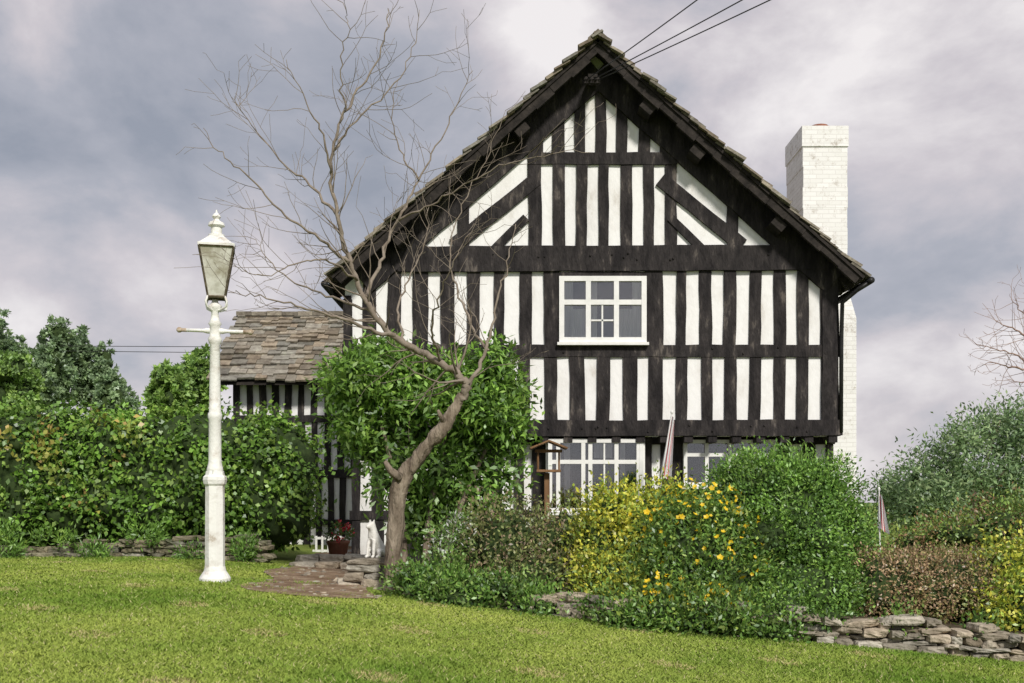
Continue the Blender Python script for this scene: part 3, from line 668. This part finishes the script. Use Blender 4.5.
FB=[blob(795,535,12,50,66),blob(760,500,12.2,38,46),blob(742,480,12.4,22,22),blob(790,478,12.3,30,24),blob(825,500,12.2,30,38),blob(838,560,12,32,46),blob(800,590,11.4,52,34),blob(838,592,11.6,24,24),blob(725,505,12.3,22,30),blob(775,608,11,34,18,.4),blob(770,540,11.6,26,26),blob(812,540,11.5,24,28),blob(848,530,12,16,26)]
exf=leaves(FB[:6]+[FB[8]],3500,.075,.016,[(.09,.17,.03),(.12,.20,.04)],clump=1.045,perclump=20,outb=.8,upb=1.2,shell=(1.05,1.32),tint=.3)
bush('leafy_shrub',FB,46000,.045,.024,[(.075,.145,.026),(.055,.11,.020),(.095,.175,.030),(.125,.205,.038)],'tall rounded green shrub with upright sprigs above the stone wall',core=.72,clump=1.075,perclump=34,outb=.5,upb=.3,shell=(.72,1.2),tint=.5,extra=[exf])
lpb=[blob(425,590,11.9,28,18),blob(460,600,11.6,28,14),blob(490,598,11.7,26,14),blob(440,572,12.2,24,18)]
for x in range(410,790,15):
    if 548<x<596: continue
    X=(x-512)*11/F; Yw=float(wy(X)); xx=(x-512)*Yw/F; lpb.append((xx,Yw+random.uniform(-.1,.15),g(xx)+random.uniform(.06,.22),.2,.2,random.uniform(.10,.18)))
for x in (835,905,990): 
    xx=(x-512)*10.6/F; lpb.append((xx,10.75,g(xx)+.26,.16,.16,.08))
foliage('low_plants',lpb,19000,.055,.028,[(.065,.125,.022),(.09,.16,.028),(.12,.175,.045),(.05,.10,.02)],core=.6,clump=1.07,upb=.6,shell=(.7,1.3),kind='stuff',tint=.45)
foliage('flowering_plant',[blob(440,548,12.4,18,22),blob(455,530,12.5,12,16)],1000,.05,.02,[(.09,.16,.04),(.13,.21,.06),(.09,.15,.04),(.10,.17,.04),(.35,.35,.34)],core=0,clump=1.07,upb=.7,label='wispy plant with small white flowers by the trunk',category='plant')
bush('clipped_hedge',[blob(x,592+random.uniform(-3,3),11.8,24,38,.5) for x in range(870,978,15)],23000,.04,.020,[(.22,.15,.085),(.27,.19,.115),(.18,.145,.065),(.15,.165,.055),(.14,.09,.055)],'low russet brown clipped hedge behind the stone wall','hedge',core=.85,clump=1.06,upb=.3,shell=(.86,1.14),tint=.35)
bush('golden_shrub',[blob(1005,580,11.7,24,34),blob(1025,605,11.3,34,30),blob(998,615,11.3,20,20),blob(1050,580,11.8,34,40)],10000,.06,.035,[(.26,.28,.035),(.17,.23,.035),(.33,.31,.05),(.11,.16,.03)],'yellow and green variegated shrub above the wall',core=.76,clump=1.10,upb=.3,shell=(.8,1.2),tint=.4)
bush('red_tinged_shrub',[blob(960,535,15,34,14),blob(1000,527,15,30,20),blob(1030,530,15,30,24),blob(915,545,15.5,30,12)],8000,.06,.03,[(.08,.13,.03),(.11,.17,.04),(.16,.10,.05),(.15,.19,.04)],'green shrub with red tinged leaves',core=.74,clump=1.12,upb=.3,shell=(.75,1.3),tint=.4)
bush('shrub',[blob(860,540,16,22,30)],2000,.05,.03,[(.07,.13,.03),(.11,.17,.04)],'small dark green shrub below the house wall',core=.6,clump=1.08)
rt=empty('garden_tree',(0,0,0),'airy blue green tree with loose drooping foliage','tree')
RB=[]
for (x,y,rx,ry) in [(915,478,15,16),(938,462,14,12),(962,442,14,12),(985,428,13,10),(1005,420,13,10),(1022,438,16,14),(998,452,18,14),(968,474,18,14),(1010,480,20,18),(940,500,22,16),(895,500,13,16),(985,508,24,16),(1045,440,28,28),(1040,490,26,26),(915,512,20,14)]:
    RB.append(blob(x,y,22+random.uniform(-.8,.8),rx,ry,.5))
foliage('crown',RB,19000,.11,.045,[(.10,.155,.068),(.13,.19,.088),(.075,.12,.055),(.165,.215,.105)],core=.3,clump=1.17,perclump=26,outb=.6,upb=.1,shell=(.5,1.45),parent=rt,tint=.35)
mb=MB()
base=Vector((W(970,560,22).x,22,.1))
mb.tube([base,base+Vector((.05,0,1.2)),W(972,470,22)],[.14,.11,.06],8)
for t in ((930,455),(1000,420),(1025,450),(905,490)): mb.tube([W(972,520,22),W((972+t[0])/2,(505+t[1])/2,22),W(t[0],t[1],22)],[.06,.04,.015],6)
mb.obj('trunk',[M_BARK],rt,smooth=True)
pt=empty('bare_tree',(0,0,0),'bare pinkish twigged tree at the garden edge','tree')
mb=MB(); PY=15
mb.tube(catmull([Vector((W(1090,560,PY).x,PY,-.1)),W(1092,470,PY),W(1085,400,PY),W(1080,340,PY)],5),list(np.linspace(.16,.05,16)),10)
mb.obj('trunk',[M_BARK],pt,smooth=True)
mb=MB()
for P in ([(1085,400,15),(1060,375,15),(1030,362,14.9),(1005,352,14.8),(978,345,14.7)],[(1082,360,15),(1055,335,15.2),(1030,318,15.3),(1012,300,15.3)],[(1082,350,15),(1060,310,15),(1045,290,15)],[(1088,430,15),(1060,400,15.2),(1035,385,15.3),(1010,380,15.3)],[(1080,350,15),(1100,300,15),(1120,260,15)],[(1086,400,15),(1125,370,15),(1160,350,15)],[(1060,375,15),(1035,345,14.5),(1015,330,14.4),(995,322,14.4)],[(1060,375,15),(1035,372,14.5),(1010,366,14.4),(985,362,14.4)]):
    limb(mb,P,.03,.004,lev=2,ln=(.25,.55),dens=1)
mb.obj('crown',[M_TWIGP],pt,smooth=True)
def farTree(x,y,Y,rx,ry,pal,label,n=9000,L=.3):
    e=empty('broadleaf_tree',(0,0,0),label,'tree'); bl=[]
    for k in range(14):
        an=random.random()*6.28; q=random.random()**.5; bl.append(blob(x+math.cos(an)*rx*.62*q,y+ry*.5+math.sin(an)*ry*.52*q,Y+random.uniform(-1.5,1.5),rx*random.uniform(.22,.4),ry*random.uniform(.2,.34)))
    bl.append(blob(x,y+ry*.5,Y,rx*.5,ry*.4))
    foliage('crown',bl,n,L,L*.6,pal,core=.6,clump=1+.03*rx*Y/F,perclump=24,shell=(.7,1.2),parent=e,tint=.3)
    mb=MB(); p=W(x,y+ry*.5,Y); mb.tube([(p.x,p.y,g(p.x)-.2),(p.x+.1,p.y,(p.z+.5)/2),(p.x,p.y,p.z)],[.35,.28,.15],10); mb.obj('trunk',[M_BARK],e,smooth=True)
HAZE_G=[(.125,.175,.095),(.145,.20,.10),(.10,.145,.08)]; G2=[(.12,.19,.05),(.15,.225,.055),(.095,.155,.045)]  # first palette paled and greyed: distance haze put into the leaf colour
farTree(52,328,82,34,75,HAZE_G,'round dark green deciduous tree beyond the hedge',L=.34); farTree(92,345,86,30,65,HAZE_G,'round dark green deciduous tree beyond the hedge',L=.34)
farTree(0,322,84,36,80,HAZE_G,'tall dark green deciduous tree beyond the hedge',L=.34); farTree(20,362,60,40,58,G2,'yellow green deciduous tree beyond the hedge',L=.26)
farTree(165,368,34,26,50,G2,'bright green deciduous tree beside the outbuilding',8000,.2); farTree(202,360,36,28,55,G2,'bright green deciduous tree beside the outbuilding',8000,.2); farTree(118,378,72,30,50,HAZE_G,'dark green deciduous tree beyond the hedge')
farTree(-60,340,80,50,60,HAZE_G,'tall dark green deciduous tree beyond the hedge')
wb=[]
for k in range(60):
    x=random.uniform(-90,110); Y=random.uniform(95,130); wb.append((x,Y,g(x)+random.uniform(1,2.6),random.uniform(4,7),3,random.uniform(2,3.4)))
foliage('distant_wood',wb,20000,.7,.45,HAZE_G,core=.8,clump=1.6,kind='stuff')
foliage('wall_foot_plants',[(-7.1,15.4,.95,.22,.15,.25),(-3.75,15.5,.92,.16,.15,.15),(-5.9,15.5,.85,.2,.12,.12),(-6.5,15.6,1.05,.3,.12,.1),(-5.2,15.6,1.1,.25,.12,.12),(-4.5,15.55,.85,.2,.12,.1)],3000,.08,.022,[(.08,.15,.03),(.11,.19,.035)],core=0,clump=1.06,upb=.8,kind='stuff')
# ---------------------------------------------------------------- statue
def statue():
    J=[((0,.10,.09),.075),((0,.05,.18),.078),((0,0,.27),.068),((0,-.02,.345),.045),((0,-.045,.405),.05),((0,-.10,.395),.028),((0,-.135,.388),.02),
       ((.045,-.035,.235),.03),((.05,-.06,.12),.02),((.05,-.065,.03),.018),((.05,-.10,.018),.019),
       ((-.045,-.035,.235),.03),((-.05,-.06,.12),.02),((-.05,-.065,.03),.018),((-.05,-.10,.018),.019),
       ((.07,.07,.08),.055),((.09,-.01,.10),.034),((.09,.0,.03),.024),((.09,-.06,.018),.021),
       ((-.07,.07,.08),.055),((-.09,-.01,.10),.034),((-.09,.0,.03),.024),((-.09,-.06,.018),.021),
       ((.028,-.035,.445),.017),((.036,-.03,.48),.008),((-.028,-.035,.445),.017),((-.036,-.03,.48),.008),((0,.18,.03),.022),((.05,.24,.02),.014),((.12,.24,.02),.01)]
    E=[(0,1),(1,2),(2,3),(3,4),(4,5),(5,6),(2,7),(7,8),(8,9),(9,10),(2,11),(11,12),(12,13),(13,14),(0,15),(15,16),(16,17),(17,18),(0,19),(19,20),(20,21),(21,22),(4,23),(23,24),(4,25),(25,26),(0,27),(27,28),(28,29)]
    me=bpy.data.meshes.new('dog_statue'); me.from_pydata([j[0] for j in J],E,[]); me.materials.append(M_STATUE)
    o=bpy.data.objects.new('dog_statue',me); o['label']='white painted seated dog statue on a stone plinth'; o['category']='statue'; COL.objects.link(o)
    sm=o.modifiers.new('Skin','SKIN'); sm.use_smooth_shade=True
    try:
        sv=me.skin_vertices[0].data
        for i,j in enumerate(J): sv[i].radius=(j[1],j[1]); sv[i].use_root=(i==0)
    except Exception as ex:
        print('skin layer',ex)
    ss=o.modifiers.new('Sub','SUBSURF'); ss.levels=2; ss.render_levels=2
    o.location=(-1.62,12.9,.915); o.rotation_euler=(0,0,math.radians(-35)); o.scale=(.95,.95,.95)
statue()
# ---------------------------------------------------------------- bird table
mb=MB(); p=W(547,470,14.6); zt2=fz(448,14.6)
mb.box(p.x-.035,p.x+.035,14.57,14.64,.4,zt2-.33)
mb.box(p.x-.16,p.x+.2,14.58,14.63,zt2-.06,zt2-.02); mb.box(p.x-.14,p.x+.18,14.45,14.75,zt2-.32,zt2-.29)
mb.tube([(p.x-.12,14.6,zt2-.3),(p.x-.12,14.6,zt2-.02)],[.015]*2,6); mb.tube([(p.x+.16,14.6,zt2-.3),(p.x+.16,14.6,zt2-.02)],[.015]*2,6)
bt=mb.obj('bird_table',[M_WOOD],label='brown wooden bird table on a post in the shrubs',category='bird table')
mb=MB(); 
for sx in (-1,1): mb.hexa([(p.x+.02,14.4,zt2+.08),(p.x+.02+sx*.24,14.4,zt2-.02),(p.x+.02+sx*.24,14.8,zt2-.02),(p.x+.02,14.8,zt2+.08),(p.x+.02,14.4,zt2+.10),(p.x+.02+sx*.25,14.4,zt2),(p.x+.02+sx*.25,14.8,zt2),(p.x+.02,14.8,zt2+.10)])
mb.obj('table_roof',[M_WOOD],bt)
# ---------------------------------------------------------------- flags
def flag(x0,y0,x1,y1,Y,drop,label,sc=1):
    a=W(x1,y1,Y); b=W(x0,y0,Y); mb=MB(); mb.tube([a,b],[.016*sc,.012*sc],8); mb.lathe([(.02*sc,b.z-.01),(.025*sc,b.z+.02),(.005,b.z+.04)],(b.x,b.y),8)
    o=mb.obj('flag',[M_WPAINT],label=label,category='flag')
    mb=MB(); n=12;m=14; d=(a-b).normalized(); vs=[]
    for i in range(m+1):
        v=i/m
        for j in range(n+1):
            u=j/n; q=b+d*(.03+drop*v); wd=.05+.11*v*sc
            vs.append(q+Vector((wd*(u-.15),.05*math.sin(u*9+v*2)*sc-.02,-.08*u)))
    fs0=[];fs1=[]
    for i in range(m):
        for j in range(n): k=i*(n+1)+j; (fs1 if j in (3,8) else fs0).append((k,k+1,k+n+2,k+n+1))
    mb.v=[tuple(q) for q in vs]; mb.c=[(1,1,1)]*len(vs); mb.f=fs0+fs1; mb.m=[0]*len(fs0)+[1]*len(fs1)
    mb.obj('cloth',[M_LINEN,M_RED],o,smooth=True)
flag(672,413,658,500,17.0,.95,'furled white and red flag on a slanted pole by the house')
flag(879,490,880,560,14.0,.45,'small drooping red and white flag on a pole',.7)
mb=MB(); c=(-2.72,17.2); zg=g(-2.7); mb.lathe([(.12,zg),(.17,zg+.26),(.185,zg+.27),(.185,zg+.31),(.15,zg+.31)],c,16); pot=mb.obj('flower_pot',[M_TERRA],label='terracotta pot of red flowers near the outbuilding',category='flower pot',smooth=True)
foliage('flowers',[(c[0],c[1],zg+.42,.2,.2,.14)],500,.05,.03,[(.06,.10,.02),(.4,.03,.04),(.07,.12,.03)],core=0,parent=pot,clump=1.03,kind='stuff')
# ---------------------------------------------------------------- overhead wires
for i,(x,y) in enumerate([(697,0),(742,0),(770,0)]):
    a=Vector((bx-.06+i*.09,17.5,bz)); q=W(x,y,13.5); d=q-a; ts=np.linspace(0,2.2,14); pts=[a+d*t+Vector((0,0,-.03*t*(1-t))) for t in ts]
    mb=MB(); mb.tube(pts,[.008]*14,6); mb.obj('overhead_wire',[M_IRON],label='black overhead cable strung from the gable peak',category='cable',group='cables strung from the gable')
for i,y in enumerate((346,351)):
    mb=MB(); mb.tube([W(60,y,40),W(250,y+1+i,40)],[.012,.012],5); mb.obj('overhead_wire',[M_IRON],label='thin overhead cable beyond the outbuilding',category='cable',group='cables beyond the outbuilding')
# ---------------------------------------------------------------- world & light
wd=bpy.data.worlds.new('World'); scene.world=wd; wd.use_nodes=True; nt=wd.node_tree; N=nt.nodes;L=nt.links; N.clear()
out=N.new('ShaderNodeOutputWorld'); bg=N.new('ShaderNodeBackground'); L.new(bg.outputs[0],out.inputs[0])
sd=Vector((.30,-.82,.70)).normalized(); el=math.asin(sd.z); az=math.atan2(sd.x,sd.y)
sky=N.new('ShaderNodeTexSky'); sky.sky_type='NISHITA'; sky.sun_disc=False; sky.sun_elevation=el; sky.sun_rotation=az
tc=N.new('ShaderNodeTexCoord'); vn=N.new('ShaderNodeVectorMath'); vn.operation='NORMALIZE'; L.new(tc.outputs['Generated'],vn.inputs[0])
mp=N.new('ShaderNodeMapping'); mp.inputs['Scale'].default_value=(1,1,1.6); mp.inputs['Location'].default_value=(.3,.2,.1); L.new(vn.outputs[0],mp.inputs[0])
ns=N.new('ShaderNodeTexNoise'); ns.inputs['Scale'].default_value=4.4; ns.inputs['Detail'].default_value=9; ns.inputs['Roughness'].default_value=.56; ns.inputs['Distortion'].default_value=.2; L.new(mp.outputs[0],ns.inputs['Vector'])
def math_(op,a,b):
    m=N.new('ShaderNodeMath'); m.operation=op
    for i,v in enumerate((a,b)):
        if isinstance(v,(int,float)): m.inputs[i].default_value=v
        else: L.new(v,m.inputs[i])
    return m.outputs[0]
acc=math_('MULTIPLY_ADD',ns.outputs[0],2.4); acc.node.inputs[2].default_value=-.80
for (x,y,r,a) in [(555,45,.07,.65),(880,75,.16,.48),(960,40,.12,.2),(130,275,.20,.42),(-60,280,.25,.35),(250,290,.14,.3),(960,350,.26,.38),(720,110,.16,.15),(150,140,.28,-.42),(-50,110,.3,-.25),(300,190,.2,-.15),(940,205,.14,-.45),(60,10,.14,.2),(330,40,.2,.1)]:
    d=Vector((x-512,1100,500-y)).normalized(); dn=N.new('ShaderNodeVectorMath'); dn.operation='DISTANCE'; L.new(vn.outputs[0],dn.inputs[0]); dn.inputs[1].default_value=d
    mr=N.new('ShaderNodeMapRange'); mr.interpolation_type='SMOOTHSTEP'; L.new(dn.outputs['Value'],mr.inputs[0]); mr.inputs[1].default_value=0; mr.inputs[2].default_value=r*1.3; mr.inputs[3].default_value=a; mr.inputs[4].default_value=0
    acc=math_('ADD',acc,mr.outputs[0])
rp=N.new('ShaderNodeValToRGB'); e=rp.color_ramp.elements; e[0].position=0; e[0].color=(.32,.345,.41,1); e[1].position=1; e[1].color=(.92,.88,.88,1)
k=e.new(.32); k.color=(.44,.45,.51,1); k=e.new(.62); k.color=(.64,.60,.635,1)
L.new(acc,rp.inputs[0])
sm=N.new('ShaderNodeVectorMath'); sm.operation='SCALE'; L.new(sky.outputs[0],sm.inputs[0]); sm.inputs['Scale'].default_value=.1
mx=N.new('ShaderNodeMix'); mx.data_type='RGBA'; mx.inputs[0].default_value=.94; L.new(sm.outputs[0],mx.inputs[6]); L.new(rp.outputs[0],mx.inputs[7]); L.new(mx.outputs[2],bg.inputs[0]); bg.inputs[1].default_value=1.0
sl_=bpy.data.lights.new('sun','SUN'); sl_.energy=3.6; sl_.angle=math.radians(8); sl_.color=(1,.95,.86)
so=bpy.data.objects.new('sun',sl_); COL.objects.link(so); so.rotation_euler=(-sd).to_track_quat('-Z','Y').to_euler()
cam=bpy.data.cameras.new('camera'); co=bpy.data.objects.new('camera',cam); COL.objects.link(co)
co.location=(0,0,EZ); co.rotation_euler=(math.radians(90),0,0); cam.sensor_width=36; cam.lens=F/1024*36; cam.shift_y=(HZ-341.5)/1024; cam.clip_end=3000; cam.clip_start=.1
scene.camera=co
scene.view_settings.view_transform='Standard'; scene.view_settings.look='None'; scene.view_settings.exposure=0
